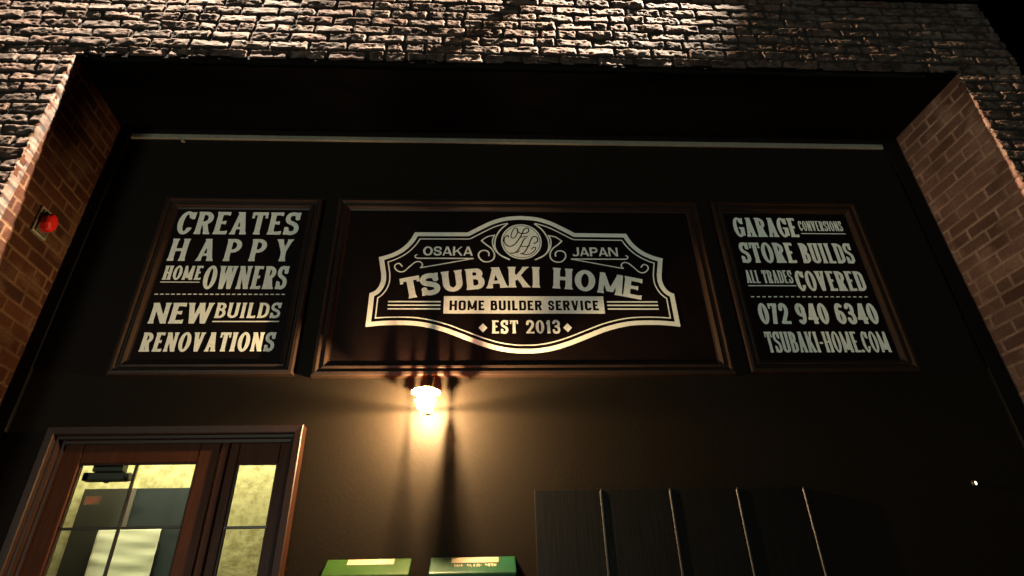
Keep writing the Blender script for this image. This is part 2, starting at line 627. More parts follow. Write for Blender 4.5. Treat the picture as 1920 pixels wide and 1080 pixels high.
def sd_chbox(cx, cy, rx, ry, c):
    def fn(X, Y):
        ax, ay = np.abs(X - cx), np.abs(Y - cy)
        return np.maximum(np.maximum(ax - rx, ay - ry), (ax + ay - (rx + ry - c)) * .707)
    return fn


def ring_box(cx, cy, rx, ry, r, w, h, block):
    a = (sd_chbox if block else sd_rbox)(cx, cy, rx, ry, r)
    c = (sd_chbox if block else sd_rbox)(cx, cy, max(rx - w, .01), max(ry - h, .01), max(r - w * .8, .005))
    return lambda X, Y: np.maximum(a(X, Y), -c(X, Y))


def clip(fn, test):
    return lambda X, Y: np.maximum(fn(X, Y), test(X, Y))


def spline(pts, n=8, closed=False):
    p = np.array(pts, float)
    out = []
    m = len(p)
    for i in range(m - 1):
        a, b_, c, d = p[max(i - 1, 0)], p[i], p[i + 1], p[min(i + 2, m - 1)]
        for k in range(n):
            t = k / n
            out.append(.5 * ((2 * b_) + (c - a) * t + (2 * a - 5 * b_ + 4 * c - d) * t * t + (3 * b_ - a - 3 * c + d) * t ** 3))
    out.append(p[-1])
    return np.array(out)


def sd_path(pts, w, smooth=True, taper=None):
    P = spline(pts) if smooth else np.array(pts, float)

    def fn(X, Y):
        best = np.full(X.shape, 1e9)
        n = len(P) - 1
        for i in range(n):
            a, b_ = P[i], P[i + 1]
            d = b_ - a
            L = d @ d
            if L < 1e-14:
                continue
            t = np.clip(((X - a[0]) * d[0] + (Y - a[1]) * d[1]) / L, 0, 1)
            ww = w if taper is None else (taper[0] + (taper[1] - taper[0]) * (i + t) / n)
            best = np.minimum(best, np.hypot(X - a[0] - t * d[0], Y - a[1] - t * d[1]) - ww / 2)
        return best
    return fn


def union(fs):
    def fn(X, Y):
        d = fs[0](X, Y)
        for q in fs[1:]:
            d = np.minimum(d, q(X, Y))
        return d
    return fn


REL = dict(A=.82, B=.74, C=.74, D=.78, E=.66, G=.80, H=.84, I=.36, J=.56, K=.82, L=.62, M=1.06, N=.84, O=.82, P=.72, R=.78, S=.70,
           T=.74, U=.80, V=.82, W=1.18, Y=.80)
REL.update({'0': .70, '1': .40, '2': .66, '3': .66, '4': .72, '6': .68, '7': .62, '9': .68, '-': .42, '.': .26, ' ': .36})


def glyph(ch, W, w, f, block=False, hr=.72):
    """distance function of one capital, height 1, width W, stem w, flare f"""
    h = w * hr
    v, hb = sd_vstem, sd_hbar
    g = f * .9
    R = min(W * .45, .42)
    rb = .13 if block else R
    e = w / 2 + f
    if ch == 'A':
        return union([v(e * .9, W / 2 - w * .1, w * .78, f, top=False), v(W - e * .9, W / 2 + w * .02, w, f, top=False),
                      hb(W * .28, W * .72, .28, h * .8, right=False), clip(hb(W / 2 - w * .75, W / 2 + w * .6, .97, .06, right=False), lambda X, Y: Y - 1)])
    if ch in 'BPRD':
        st = [v(e, e, w, f)]
        def bowl(y0, y1, x1):
            ry = (y1 - y0) / 2
            rx = (x1 + .6 * W) / 2 + .3
            r = min(ry * .98, W * .6) if not block else .12
            q = ring_box(x1 - rx, (y0 + y1) / 2, rx, ry, r, w * .95, h, block)
            return clip(q, lambda X, Y: e - X)
        if ch == 'D':
            return union(st + [bowl(0, 1, W)])
        if ch == 'B':
            return union(st + [bowl(.48, 1, W * .93), bowl(0, .48 + h, W)])
        if ch == 'P':
            return union(st + [bowl(.38, 1, W)])
        return union(st + [bowl(.42, 1, W * .96), v(W - e * .95, W * .52, w * .95, f, 0, .52, top=False)])
    if ch in 'CGO0':
        body = ring_box(W / 2, .5, W / 2, .5, .14, w, h, True) if block else sd_ell(W / 2, .5, W / 2, .515, w, h)
        if ch in 'O0':
            return body
        gap = lambda X, Y: np.minimum(np.minimum(X - W * .56, .70 - Y), Y - (.30 if ch == 'C' else .0)) if True else 0
        cut = lambda X, Y: np.minimum(X - W * .58, np.minimum(.71 - Y, Y - (.29 if ch == 'C' else .5)))
        cc = lambda X, Y: np.maximum(body(X, Y), cut(X, Y))
        L = [cc, v(W - w * .38, W - w * .38, w * .7, f * .5, .66, .97, bot=False)] if not block else [cc]
        if ch == 'G':
            L += [v(W - w * .5, W - w * .5, w, f * .7, .06, .47, bot=False), hb(W * .5, W, .46, h * .7, right=False)]
        elif block:
            pass
        return union(L)
    if ch in 'EFL':
        L = [v(e, e, w, f), hb(e, W, h / 2, h, g)]
        if ch == 'E':
            L += [hb(e, W * .96, 1 - h / 2, h, g), hb(e, W * .78, .52, h * .85, g * .8)]
        L2 = union(L)
        return lambda X, Y: np.maximum(L2(X, Y), np.maximum(-Y, Y - 1))
    if ch == 'H':
        return union([v(e, e, w, f), v(W - e, W - e, w, f), hb(e, W - e, .5, h * .9, right=False)])
    if ch == 'I':
        return v(W / 2, W / 2, w, f)
    if ch == 'J':
        q = sd_ell(W * .36, .28, W * .64 - 0, .29, w, h)
        return union([v(W - w / 2, W - w / 2, w, f * .6, .28, 1, bot=False), clip(q, lambda X, Y: np.maximum(Y - .28, -X))])
    if ch == 'K':
        return union([v(e, e, w, f), v(e + w * .3, W - e * .9, w * .75, f, .34, 1, bot=False), v(W - e * .85, W * .42, w, f, 0, .62, top=False)])
    if ch == 'M':
        return union([v(e * .9, e, w * .82, f * .9, top=False), v(W - e, W - e, w, f * .9, top=False),
                      v(W / 2 - .02, e * .9, w * .85, 0, .12), v(W / 2 + .02, W - e * .95, w * .8, 0, .12)])
    if ch == 'N':
        return union([v(e * .85, e * .85, w * .8, f), v(W - e * .85, W - e * .85, w * .8, f), v(W - w * .6, w * .62, w, 0)])
    if ch == 'S':
        i, k = w * .45, h * .5
        pts = [(1 - .03, .76), (.90, .93), (.55, 1), (.16, .95), (.0, .77), (.14, .60), (.5, .51), (.87, .40), (1, .23), (.86, .06), (.48, 0), (.12, .06), (.02, .22)]
        P = [(i + x * (W - 2 * i), k + y * (1 - 2 * k)) for x, y in pts]
        q = sd_path(P, w * .88)
        L = [q]
        if f > 0:
            L += [v(W - w * .30, W - w * .30, w * .42, f * .5, .66, 1.0, bot=False), v(w * .30, w * .30, w * .42, f * .5, .0, .34, top=False)]
        return union(L)
    if ch == 'T':
        return union([v(W / 2, W / 2, w, f, top=False), hb(0, W, 1 - h / 2, h, 0), v(w * .22, w * .30, w * .42, f * .3, .72, 1, top=False) if f else hb(0, W, 1 - h / 2, h),
                      v(W - w * .22, W - w * .30, w * .42, f * .3, .72, 1, top=False) if f else hb(0, W, 1 - h / 2, h)])
    if ch == 'U':
        q = ring_box(W / 2, .55, W / 2 - (f * .6), .55, .14 if block else min(W / 2 - f * .6, .45), w, h, block)
        return union([clip(q, lambda X, Y: Y - .55), v(w / 2 + f * .6, w / 2 + f * .6, w, f, .5, 1, bot=False), v(W - w / 2 - f * .6, W - w / 2 - f * .6, w, f, .5, 1, bot=False)])
    if ch == 'V':
        return union([v(W / 2 - .01, e * .9, w, f, bot=False), v(W / 2 + .01, W - e * .9, w * .8, f, bot=False)])
    if ch == 'W':
        return union([v(W * .29, e * .85, w * .95, f, bot=False), v(W * .31, W * .52, w * .75, f * .6, bot=False),
                      v(W * .71, W * .52, w * .95, f * .6, bot=False), v(W * .73, W - e * .85, w * .75, f, bot=False)])
    if ch == 'Y':
        return union([v(W / 2, W / 2, w, f, 0, .5, top=False), v(W / 2, e * .9, w, f, .40, 1, bot=False), v(W / 2, W - e * .9, w * .8, f, .40, 1, bot=False)])
    if ch == '1':
        return union([v(W * .58, W * .58, w, f, top=False), sd_path([(W * .5, .93), (w * .4, .76)], w * .6, False)])
    i, k = w * .48, h * .5
    fit = lambda pts: [(i + x * (W - 2 * i), k + y * (1 - 2 * k)) for x, y in pts]
    if ch == '2':
        return union([sd_path(fit([(0, .74), (.12, .94), (.5, 1), (.9, .9), (1, .7), (.84, .5), (.45, .26), (.08, .02)]), w * .9),
                      hb(0, W, h / 2, h, f)])
    if ch == '3':
        return union([sd_path(fit([(.02, .84), (.22, .98), (.55, 1), (.92, .90), (.96, .70), (.80, .56), (.42, .53)]), w * .88),
                      sd_path(fit([(.42, .53), (.85, .46), (1, .25), (.88, .06), (.5, 0), (.15, .03), (0, .2)]), w * .88)])
    if ch == '4':
        return union([v(W * .68, W * .68, w, f * .7, top=False), hb(0, W, .26, h, right=False), v(w * .55, W * .62, w * .8, 0, .26, 1)])
    if ch == '6':
        return union([sd_ell(W / 2, .32, W / 2, .33, w, h), sd_path(fit([(0, .34), (.04, .62), (.2, .88), (.55, 1), (.9, .93)]), w * .9)])
    if ch == '9':
        return union([sd_ell(W / 2, .68, W / 2, .33, w, h), sd_path(fit([(1, .66), (.96, .38), (.8, .12), (.45, 0), (.1, .07)]), w * .9)])
    if ch == '7':
        return union([hb(0, W, 1 - h / 2, h, 0), v(W * .36, W - w * .5, w, f * .5, 0, .98, top=False), v(w * .22, w * .22, w * .4, f * .3, .74, 1, top=False)])
    if ch == '-':
        return sd_hbar(W * .08, W * .92, .45, h, 0, right=False)
    if ch == '.':
        return sd_rbox(W / 2, w * .5, w * .5, w * .5, w * .25)
    return None


def march(fn, x0, x1, y0, y1, step):
    """filled polygons of fn < 0 inside a box (marching squares, solid runs merged)"""
    nx, ny = int(math.ceil((x1 - x0) / step)) + 1, int(math.ceil((y1 - y0) / step)) + 1
    xs, ys = x0 + step * np.arange(nx), y0 + step * np.arange(ny)
    X, Y = np.meshgrid(xs, ys)
    D = fn(X, Y)
    D = np.where(np.abs(D) < 1e-7, 1e-7, D)
    I = D < 0
    full = I[:-1, :-1] & I[:-1, 1:] & I[1:, 1:] & I[1:, :-1]
    some = (I[:-1, :-1] | I[:-1, 1:] | I[1:, 1:] | I[1:, :-1]) & ~full
    polys = []
    for j in range(ny - 1):
        row = np.concatenate([[0], full[j].astype(int), [0]])
        dd = np.diff(row)
        for a, c in zip(np.where(dd == 1)[0], np.where(dd == -1)[0]):
            polys.append([(xs[a], ys[j]), (xs[c], ys[j]), (xs[c], ys[j + 1]), (xs[a], ys[j + 1])])
    for j, i in zip(*np.where(some)):
        cs = [(i, j), (i + 1, j), (i + 1, j + 1), (i, j + 1)]
        poly = []
        for k in range(4):
            a, c = cs[k], cs[(k + 1) % 4]
            da, dc = D[a[1], a[0]], D[c[1], c[0]]
            if da < 0:
                poly.append((xs[a[0]], ys[a[1]]))
            if (da < 0) != (dc < 0):
                t = da / (da - dc)
                poly.append((xs[a[0]] + (xs[c[0]] - xs[a[0]]) * t, ys[a[1]] + (ys[c[1]] - ys[a[1]]) * t))
        if len(poly) > 2:
            polys.append(poly)
    return polys


def add_polys(mb, polys, y, tf=None):
    for p in polys:
        q = [tf(*c) for c in p] if tf else p
        n = len(mb.v)
        mb.v += [(a, y, c) for a, c in q]
        mb.f.append(tuple(range(n, n + len(q))))


def word(mb, text, x0, x1, z0, z1, y, stem=.19, flare=.042, gap=.07, block=False, hr=.72, step=.03):
    H = z1 - z0
    A = (x1 - x0) / H
    n = len(text)
    k = (A - gap * (n - 1)) / sum(REL[c] for c in text)
    cx = 0.0
    for c in text:
        W = REL[c] * k
        if c != ' ':
            w = min(stem, .29 * k)
            fn = glyph(c, W, w, min(flare, w * .25), block, hr)
            add_polys(mb, march(fn, -.12, W + .12, -.06, 1.06, step), y, lambda a, b_, cx=cx: (x0 + (cx + a) * H, z0 + b_ * H))
        cx += W + gap


def rect(mb, x0, x1, z0, z1, y):
    n = len(mb.v)
    mb.v += [(x0, y, z0), (x1, y, z0), (x1, y, z1), (x0, y, z1)]
    mb.f.append((n, n + 1, n + 2, n + 3))


# ---------------------------------------------------------------- the three sign panels
PROF = [(0, YB), (0, YB - .034), (.006, YB - .040), (.022, YB - .042), (.029, YB - .036), (.034, YB - .027), (.045, YB - .026), (.050, YB - .032),
        (.060, YB - .034), (.066, YB - .028), (.074, YB - .018), (.084, YB - .015)]


def panel_frame(x0, x1, z0, z1, parent):
    mb = MB()
    vs, fs = [], []
    for o_, y in [(a_ * .9, y_) for a_, y_ in PROF]:
        vs += [(x0 + o_, y, z0 + o_), (x1 - o_, y, z0 + o_), (x1 - o_, y, z1 - o_), (x0 + o_, y, z1 - o_)]
    for i in range(len(PROF) - 1):
        for k in range(4):
            fs.append((i * 4 + k, i * 4 + (k + 1) % 4, i * 4 + 4 + (k + 1) % 4, i * 4 + 4 + k))
    mb.add(vs, fs)
    mb.build('frame', M['frame'], parent)
    bd = MB()
    bd.box(x0 + .072, x1 - .072, YB - .014, YB - .001, z0 + .072, z1 - .072)
    bd.build('board', M['board'], parent)


YL = YB - .0165      # face of the painted lettering

sg = thing('sign_panel', 'framed black sign on the left reading CREATES HAPPY HOME OWNERS, above the glazed door', 'sign', 'framed sign panels')
panel_frame(-1.834, -0.942, 2.628, 3.735, sg)
for txt, a in (('CREATES', (-1.737, -1.055, 3.482, 3.640)), ('RENOVATIONS', (-1.727, -1.062, 2.759, 2.866))):
    mb = MB()
    word(mb, txt, *a, YL)
    mb.build('lettering', M['letter'], sg)
mb = MB()
word(mb, 'HAPPY', -1.735, -1.065, 3.302, 3.450, YL, gap=.34)
mb.build('lettering', M['letter'], sg)
mb = MB()
word(mb, 'HOME', -1.727, -1.523, 3.181, 3.270, YL, stem=.19, gap=.05)
rect(mb, -1.729, -1.523, 3.1635, 3.169, YL)
word(mb, 'OWNERS', -1.508, -1.062, 3.124, 3.270, YL, gap=.045)
mb.build('lettering', M['letter'], sg)
mb = MB()
for k in range(24):
    a = -1.738 + k * .0287
    rect(mb, a, a + .0185, 3.0885, 3.0945, YL)
mb.build('dashed_line', M['letter'], sg)
mb = MB()
word(mb, 'NEW', -1.727, -1.411, 2.917, 3.039, YL, stem=.23, gap=.05)
word(mb, 'BUILDS', -1.400, -1.064, 2.949, 3.040, YL, gap=.09)
rect(mb, -1.402, -1.062, 2.9255, 2.932, YL)
mb.build('lettering', M['letter'], sg)

sg = thing('sign_panel', 'framed black sign on the right reading GARAGE CONVERSIONS with a phone number', 'sign', 'framed sign panels')
panel_frame(1.377, 2.283, 2.626, 3.739, sg)
mb = MB()
word(mb, 'GARAGE', 1.492, 1.879, 3.490, 3.630, YL, stem=.20, gap=.03)
word(mb, 'CONVERSIONS', 1.894, 2.163, 3.536, 3.609, YL, stem=.15, gap=.045, flare=.02)
rect(mb, 1.895, 2.168, 3.5135, 3.519, YL)
mb.build('lettering', M['letter'], sg)
mb = MB()
word(mb, 'STORE', 1.492, 1.815, 3.307, 3.448, YL, stem=.19, gap=.035)
word(mb, 'BUILDS', 1.850, 2.166, 3.306, 3.446, YL, stem=.18, gap=.045)
mb.build('lettering', M['letter'], sg)
mb = MB()
word(mb, 'ALL TRADES', 1.487, 1.758, 3.171, 3.256, YL, stem=.16, gap=.035, flare=.02)
rect(mb, 1.488, 1.765, 3.151, 3.157, YL)
word(mb, 'COVERED', 1.772, 2.172, 3.121, 3.252, YL, stem=.18, gap=.035)
mb.build('lettering', M['letter'], sg)
mb = MB()
for k in range(21):
    a = 1.488 + k * .0325
    rect(mb, a, a + .0185, 3.079, 3.0855, YL)
mb.build('dashed_line', M['letter'], sg)
mb = MB()
word(mb, '072 940 6340', 1.505, 2.175, 2.913, 3.040, YL, stem=.20, gap=.045, flare=.015)
mb.build('lettering', M['letter'], sg)
mb = MB()
word(mb, 'TSUBAKI-HOME.COM', 1.505, 2.178, 2.744, 2.866, YL, stem=.165, gap=.03, flare=.02)
mb.build('lettering', M['letter'], sg)

sg = thing('sign_panel', 'wide middle framed sign with the scalloped emblem reading TSUBAKI HOME, above the lit wall lamp', 'sign', 'framed sign panels')
panel_frame(-0.850, 1.297, 2.617, 3.736, sg)
CX = 0.2225


def half_outline():
    top = spline([(0, 3.629), (-.09, 3.620), (-.172, 3.592), (-.242, 3.552), (-.312, 3.507)], 6)
    c1 = spline([(-.615, 3.505), (-.642, 3.446), (-.684, 3.394), (-.741, 3.356), (-.806, 3.333)], 6)
    c2 = spline([(-.782, 3.220), (-.780, 3.178), (-.790, 3.140), (-.808, 3.114), (-.834, 3.100)], 6)
    bot = spline([(-.836, 2.896), (-.74, 2.906), (-.62, 2.907), (-.53, 2.896), (-.43, 2.868), (-.33, 2.827), (-.23, 2.786), (-.14, 2.758), (-.06, 2.745), (0, 2.743)], 5)
    return np.concatenate([top, c1, c2, bot])


hl = half_outline()
outline = np.concatenate([hl, (hl[::-1] * np.array([-1, 1]))[1:-1]])


def poly_sd(P):
    def fn(X, Y):
        best = np.full(X.shape, 1e9)
        ins = np.zeros(X.shape, bool)
        n = len(P)
        for i in range(n):
            a, b_ = P[i], P[(i + 1) % n]
            d = b_ - a
            L = d @ d
            if L < 1e-14:
                continue
            t = np.clip(((X - a[0]) * d[0] + (Y - a[1]) * d[1]) / L, 0, 1)
            best = np.minimum(best, np.hypot(X - a[0] - t * d[0], Y - a[1] - t * d[1]))
            if a[1] != b_[1]:
                cr = ((a[1] > Y) != (b_[1] > Y)) & (X < (b_[0] - a[0]) * (Y - a[1]) / (b_[1] - a[1]) + a[0])
                ins ^= cr
        return np.where(ins, -best, best)
    return fn


psd = poly_sd(outline)
tfc = lambda a, b_: (CX + a, b_)
mb = MB()
add_polys(mb, march(lambda X, Y: np.maximum(psd(X, Y), -psd(X, Y) - .0265), -.87, .87, 2.72, 3.65, .004), YL, tfc)
mb.build('emblem_border', M['letter'], sg)
mb = MB()
thin = lambda X, Y: np.maximum(np.abs(psd(X, Y) + .0465) - .0034, np.where(Y > 3.45, .078 - np.abs(X), -1))
add_polys(mb, march(thin, -.87, .87, 2.72, 3.65, .0028), YL, tfc)
mb.build('emblem_inner_line', M['letter'], sg)
mb = MB()
for s_ in (1, -1):
    L = [sd_path([(-.080, 3.571), (-.122, 3.528), (-.149, 3.474), (-.156, 3.430), (-.150, 3.388), (-.126, 3.352), (-.074, 3.321)], .0085),
         sd_path([(-.156, 3.490), (-.168, 3.455), (-.166, 3.417), (-.151, 3.380), (-.118, 3.345), (-.076, 3.321)], .0072),
         sd_path([(-.156, 3.488), (-.197, 3.478), (-.232, 3.450)], .007), sd_path([(-.232, 3.450), (-.207, 3.424), (-.174, 3.394), (-.158, 3.355), (-.166, 3.322),
                 (-.192, 3.306), (-.222, 3.309), (-.243, 3.331), (-.248, 3.358), (-.232, 3.379), (-.206, 3.381), (-.190, 3.366), (-.190, 3.346)], .008),
         sd_path([(-.279, 3.327), (-.536, 3.327), (-.588, 3.327)], .0075, False), sd_path([(-.588, 3.327), (-.601, 3.332), (-.605, 3.344), (-.594, 3.351)], .0065),
         sd_path([(-.281, 3.326), (-.437, 3.292), (-.570, 3.264)], .0065, False),
         sd_path([(-.570, 3.264), (-.560, 3.284), (-.575, 3.303), (-.600, 3.301), (-.629, 3.273), (-.658, 3.241), (-.686, 3.238), (-.710, 3.259), (-.710, 3.282), (-.690, 3.292), (-.672, 3.273)], .007)]
    fn = union(L)
    add_polys(mb, march(lambda X, Y: fn(X * s_, Y), -.73, .73, 3.22, 3.59, .0026), YL, tfc)
mb.build('scrollwork', M['letter'], sg)
# round medallion with the script monogram left dark
mono = union([sd_path(p, ww) for p, ww in (
    ([(-.0529, .066), (-.0598, .0376), (-.0512, .0221), (-.0332, .0345), (-.02, .068), (-.0235, .0922), (-.0386, .092), (-.0509, .0694)], .0062),
    ([(-.0238, .0814), (-.0133, .063), (.0029, .0564), (.0248, .0576), (.0416, .0685), (.0445, .0871), (.033, .0961), (.016, .0817), (.0026, .0481),
      (-.0147, .0148), (-.0373, -.0183), (-.0619, -.0341), (-.086, -.0268), (-.0996, -.0024), (-.0958, .0273), (-.0793, .0414), (-.0727, .0292)], .0074),
    ([(.0291, .025), (.0152, .015), (-.0023, -.0246), (-.0223, -.062), (-.0442, -.0799), (-.0642, -.0806)], .0074),
    ([(-.0079, -.0311), (.0162, -.0358), (.0461, -.0291)], .006), ([(-.0007, .0291), (.0186, .0349), (.0377, .0361)], .006),
    ([(.0711, -.0142), (.0907, -.0009), (.0944, .0222), (.0813, .0354), (.0647, .0286), (.0514, .0021), (.0423, -.0242), (.0263, -.0568), (.0135, -.0763), (.0039, -.0828)], .0074),
    ([(-.0068, -.0828), (.0144, -.0897), (.0439, -.0873), (.0716, -.0662), (.0807, -.0435), (.07, -.0397), (.056, -.0534)], .0062),
    ([(-.0116, -.0652), (-.0281, -.0782)], .005))])
rr = lambda X, Y: np.sqrt((X / .117) ** 2 + (Y / .1225) ** 2) - 1
disc = lambda X, Y: np.maximum(np.maximum(rr(X, Y) * .118, -mono(X, Y)), .0018 - np.abs(rr(X, Y) + .085) * .118)
mb = MB()
add_polys(mb, march(disc, -.125, .125, -.13, .13, .0018), YL, lambda a, b_: (.2205 + a, 3.446 + b_))
mb.build('monogram_medallion', M['letter'], sg)
mb = MB()
word(mb, 'OSAKA', -.339, -.058, 3.346, 3.407, YL, stem=.20, flare=0.0, gap=.07, hr=.8)
mb.build('lettering', M['letter'], sg)
mb = MB()
word(mb, 'JAPAN', .513, .773, 3.346, 3.407, YL, stem=.20, flare=0.0, gap=.07, hr=.8)
mb.build('lettering', M['letter'], sg)
mb = MB()
for ch, xc, Wm in (('T', -.392, .108), ('S', -.290, .104), ('U', -.168, .116), ('B', -.046, .105), ('A', .073, .126), ('K', .199, .126), ('I', .294, .052),
                   ('H', .443, .116), ('O', .567, .114), ('M', .708, .146), ('E', .830, .108)):
    Hh = .134
    dx = xc - CX
    ang = -dx / 2.75
    zc = 3.1385 - dx * dx / (2 * 2.75) + Hh / 2
    W = Wm / Hh
    fn = glyph(ch, W, .265, .05, False, .68)
    ca, sa = math.cos(ang), math.sin(ang)
    def tf(a, b_, xc=xc, zc=zc, ca=ca, sa=sa, W=W):
        px, pz = (a - W / 2) * Hh, (b_ - .5) * Hh
        return (xc + px * ca - pz * sa, zc + px * sa + pz * ca)
    add_polys(mb, march(fn, -.12, W + .12, -.06, 1.06, .025), YL, tf)
mb.build('lettering', M['letter'], sg)
mb = MB()
txt, x0, x1, z0, z1 = 'HOME BUILDER SERVICE', -.180, .628, 2.995, 3.056
Hh = z1 - z0
parts = []
k = ((x1 - x0) / Hh - .13 * (len(txt) - 1)) / sum(REL[c] for c in txt)
cx = 0
for ch in txt:
    W = REL[ch] * k
    if ch != ' ':
        fn = glyph(ch, W, .235, 0.0, True, .85)
        xa, xb = x0 + cx * Hh, x0 + (cx + W) * Hh
        parts.append((xa, xb, fn))
    cx += W + .13
bx = sd_chbox((-.211 + .658) / 2, 3.029, (.658 + .211) / 2, .0535, .0)


def banner(X, Y):
    d = bx(X, Y)
    for xa, xb, fn in parts:
        m_ = (X > xa - .006) & (X < xb + .006)
        if m_.any():
            q = fn((X[m_] - xa) / Hh, (Y[m_] - z0) / Hh) * Hh
            d[m_] = np.maximum(d[m_], -q)
    return d


add_polys(mb, march(banner, -.216, .664, 2.97, 3.09, .0017), YL)
mb.build('lettered_banner', M['letter'], sg)
for x0, x1 in ((-.508, -.228), (.676, .956)):
    mb = MB()
    for z in (3.048, 3.0265, 3.004):
        rect(mb, x0, x1, z - .0042, z + .0042, YL)
    mb.build('stripes', M['letter'], sg)
mb = MB()
word(mb, 'EST', .046, .186, 2.858, 2.935, YL, stem=.20, gap=.12, flare=.045, hr=.6)
word(mb, '2013', .228, .410, 2.858, 2.935, YL, stem=.20, gap=.11, flare=.03, hr=.6)
for xc in (0.000, .449):
    n = len(mb.v)
    mb.v += [(xc - .023, YL, 2.891), (xc, YL, 2.864), (xc + .023, YL, 2.891), (xc, YL, 2.918)]
    mb.f.append((n, n + 1, n + 2, n + 3))
mb.build('lettering', M['letter'], sg)

# ---------------------------------------------------------------- wall lamp
lamp = thing('wall_lamp', 'lit caged wall lamp under the wide sign, casting warm light down the black wall', 'wall lamp')
bx_, by_, bz_ = BULB
p = MB()
p.lathe(0, 0, [(0.0, .010), (.020, .010), (.022, .007), (.022, 0.0)], 32)
p.v = [(bx_ + x, YB - z, bz_ + .040 + y) for x, y, z in p.v]
p.build('back_plate', M['lamp_metal'], lamp, True)
c = MB()
c.box(bx_ - .005, bx_ + .005, by_ + .008, YB - .012, bz_ + .0635, bz_ + .071)
c.box(bx_ - .005, bx_ + .005, YB - .012, YB - .004, bz_ + .040, bz_ + .071)
c.build('arm', M['lamp_metal'], lamp, bevel=.003)
c = MB()
# flared reflector cap; radial slots added to throw glow streaks up the wall
NS = 16
for k in range(NS):
    a0 = 2 * math.pi * k / NS
    a1 = 2 * math.pi * (k + 1) / NS - .075
    c.lathe(bx_, by_, [(.012, bz_ + .062), (.034, bz_ + .060), (.052, bz_ + .052), (.066, bz_ + .043), (.067, bz_ + .041), (.052, bz_ + .0495), (.034, bz_ + .0570), (.012, bz_ + .059)], 3, a0, a1, False)
c.lathe(bx_, by_, [(0.0, bz_ + .070), (.010, bz_ + .070), (.012, bz_ + .066), (.012, bz_ + .060), (0.0, bz_ + .060)], 20)
c.build('cap', M['amber'], lamp)
j = MB()
j.lathe(bx_, by_, [(.040, bz_ + .046), (.042, bz_ + .030), (.042, bz_ - .022), (.036, bz_ - .036), (.022, bz_ - .044), (0.0, bz_ - .047)], 32)
j.lathe(bx_, by_, [(.040, bz_ + .046), (.064, bz_ + .0405), (.064, bz_ + .0395), (.040, bz_ + .040)], 32)
j.build('glass', M['jar'], lamp, True)
cg = MB()
for az in (57, 123, 237, 303):
    a = math.radians(az - 2)
    ca, sa = math.cos(a), math.sin(a)
    cg.tube([(bx_ + r_ * ca, by_ + r_ * sa, bz_ + z_) for r_, z_ in ((.050, .046), (.050, -.030), (.044, -.046), (.030, -.056), (.010, -.060))],
            .0021 if az != 57 else .0075, 6)
cg.tube([(bx_ + .050 * math.cos(t), by_ + .050 * math.sin(t), bz_ + .004) for t in np.linspace(0, 2 * math.pi, 37)], .0022, 6, False)
cg.build('cage', M['lamp_metal'], lamp)
ld = bpy.data.lights.new('bulb_light', 'POINT')
ld.energy = BULB_POWER
ld.color = (1.0, 0.64, 0.30)
ld.shadow_soft_size = 0.0065
lo = bpy.data.objects.new('bulb_light', ld)
col.objects.link(lo)
lo.location = BULB
lo.parent = lamp

# ---------------------------------------------------------------- glazed entrance
door = thing('entrance_door', 'dark red wood glazed entrance door with a narrow side light, lit yellow from inside', 'door')


def frame_ring(name, mat, x0, x1, z0, z1, wl, wr, wt, wb, y0, y1, parent, bevel=.004):
    mb = MB()
    mb.box(x0, x0 + wl, y0, y1, z0, z1)
    mb.box(x1 - wr, x1, y0, y1, z0, z1)
    mb.box(x0 + wl, x1 - wr, y0 + .001, y1, z1 - wt, z1)
    if wb:
        mb.box(x0 + wl, x1 - wr, y0 + .001, y1, z0, z0 + wb)
    return mb.build(name, mat, parent, bevel=bevel)


cs = MB()      # moulded casing standing proud of the wall
prof = [(0, YB), (0, YB - .058), (.004, YB - .062), (.034, YB - .060), (.038, YB - .055), (.040, YB - .036), (.052, YB - .034), (.054, YB - .010), (.068, YB - .008), (.068, YB + .02)]
vs, fs = [], []
X0, X1, Z1 = -1.992, -.838, 2.366
for o_, y in prof:
    vs += [(X0 + o_, y, .12), (X0 + o_, y, Z1 - o_), (X1 - o_, y, Z1 - o_), (X1 - o_, y, .12)]
for i in range(len(prof) - 1):
    for k in range(3):
        fs.append((i * 4 + k, i * 4 + 4 + k, i * 4 + 5 + k, i * 4 + 1 + k))
cs.add(vs, fs)
cs.build('casing', M['casing'], door)
YD = 2.803
jm = MB()
jm.box(-1.965, -1.925, YD + .043, YD + .07, .12, 2.34)
jm.box(-.905, -.880, YD + .046, YD + .07, .12, 2.34)
jm.box(-1.965, -.880, YD + .0715, YD + .09, 2.285, 2.36)
jm.build('jamb', M['door_wood'], door)
leaf = frame_ring('door_leaf', M['door_wood'], -1.938, -1.222, .13, 2.305, .098, .092, .093, .24, YD, YD + .042, door)
fr = MB()
fr.box(-1.938, -.892, YD + .0, YD + .06, 2.309, 2.334)
fr.box(-1.214, -1.180, YD - .008, YD + .05, .13, 2.308)
fr.build('mullion', M['door_wood'], door, bevel=.004)
side = frame_ring('side_light', M['door_wood'], -1.179, -.892, .13, 2.305, .044, .056, .10, .24, YD + .004, YD + .044, door)
for par, x0, x1, z1, name in ((leaf, -1.842, -1.312, 2.214, 'pane'), (side, -1.137, -.946, 2.207, 'pane')):
    pm = MB()
    pm.box(x0 + .001, x1 - .001, YD + .022, YD + .026, .36, z1 - .001)
    pm.build(name, M['glass'], par)
    bd_ = MB()
    for o_ in (0, ):
        bd_.box(x0, x0 + .012, YD + .010, YD + .021, .37, z1)
        bd_.box(x1 - .010, x1, YD + .010, YD + .021, .37, z1)
        bd_.box(x0 + .012, x1 - .010, YD + .011, YD + .021, z1 - .008, z1)
    bd_.build('glazing_bead', M['casing'], par, bevel=.002)
gb = MB()
gb.box(-1.591, -1.579, YD + .008, YD + .021, .37, 2.224)
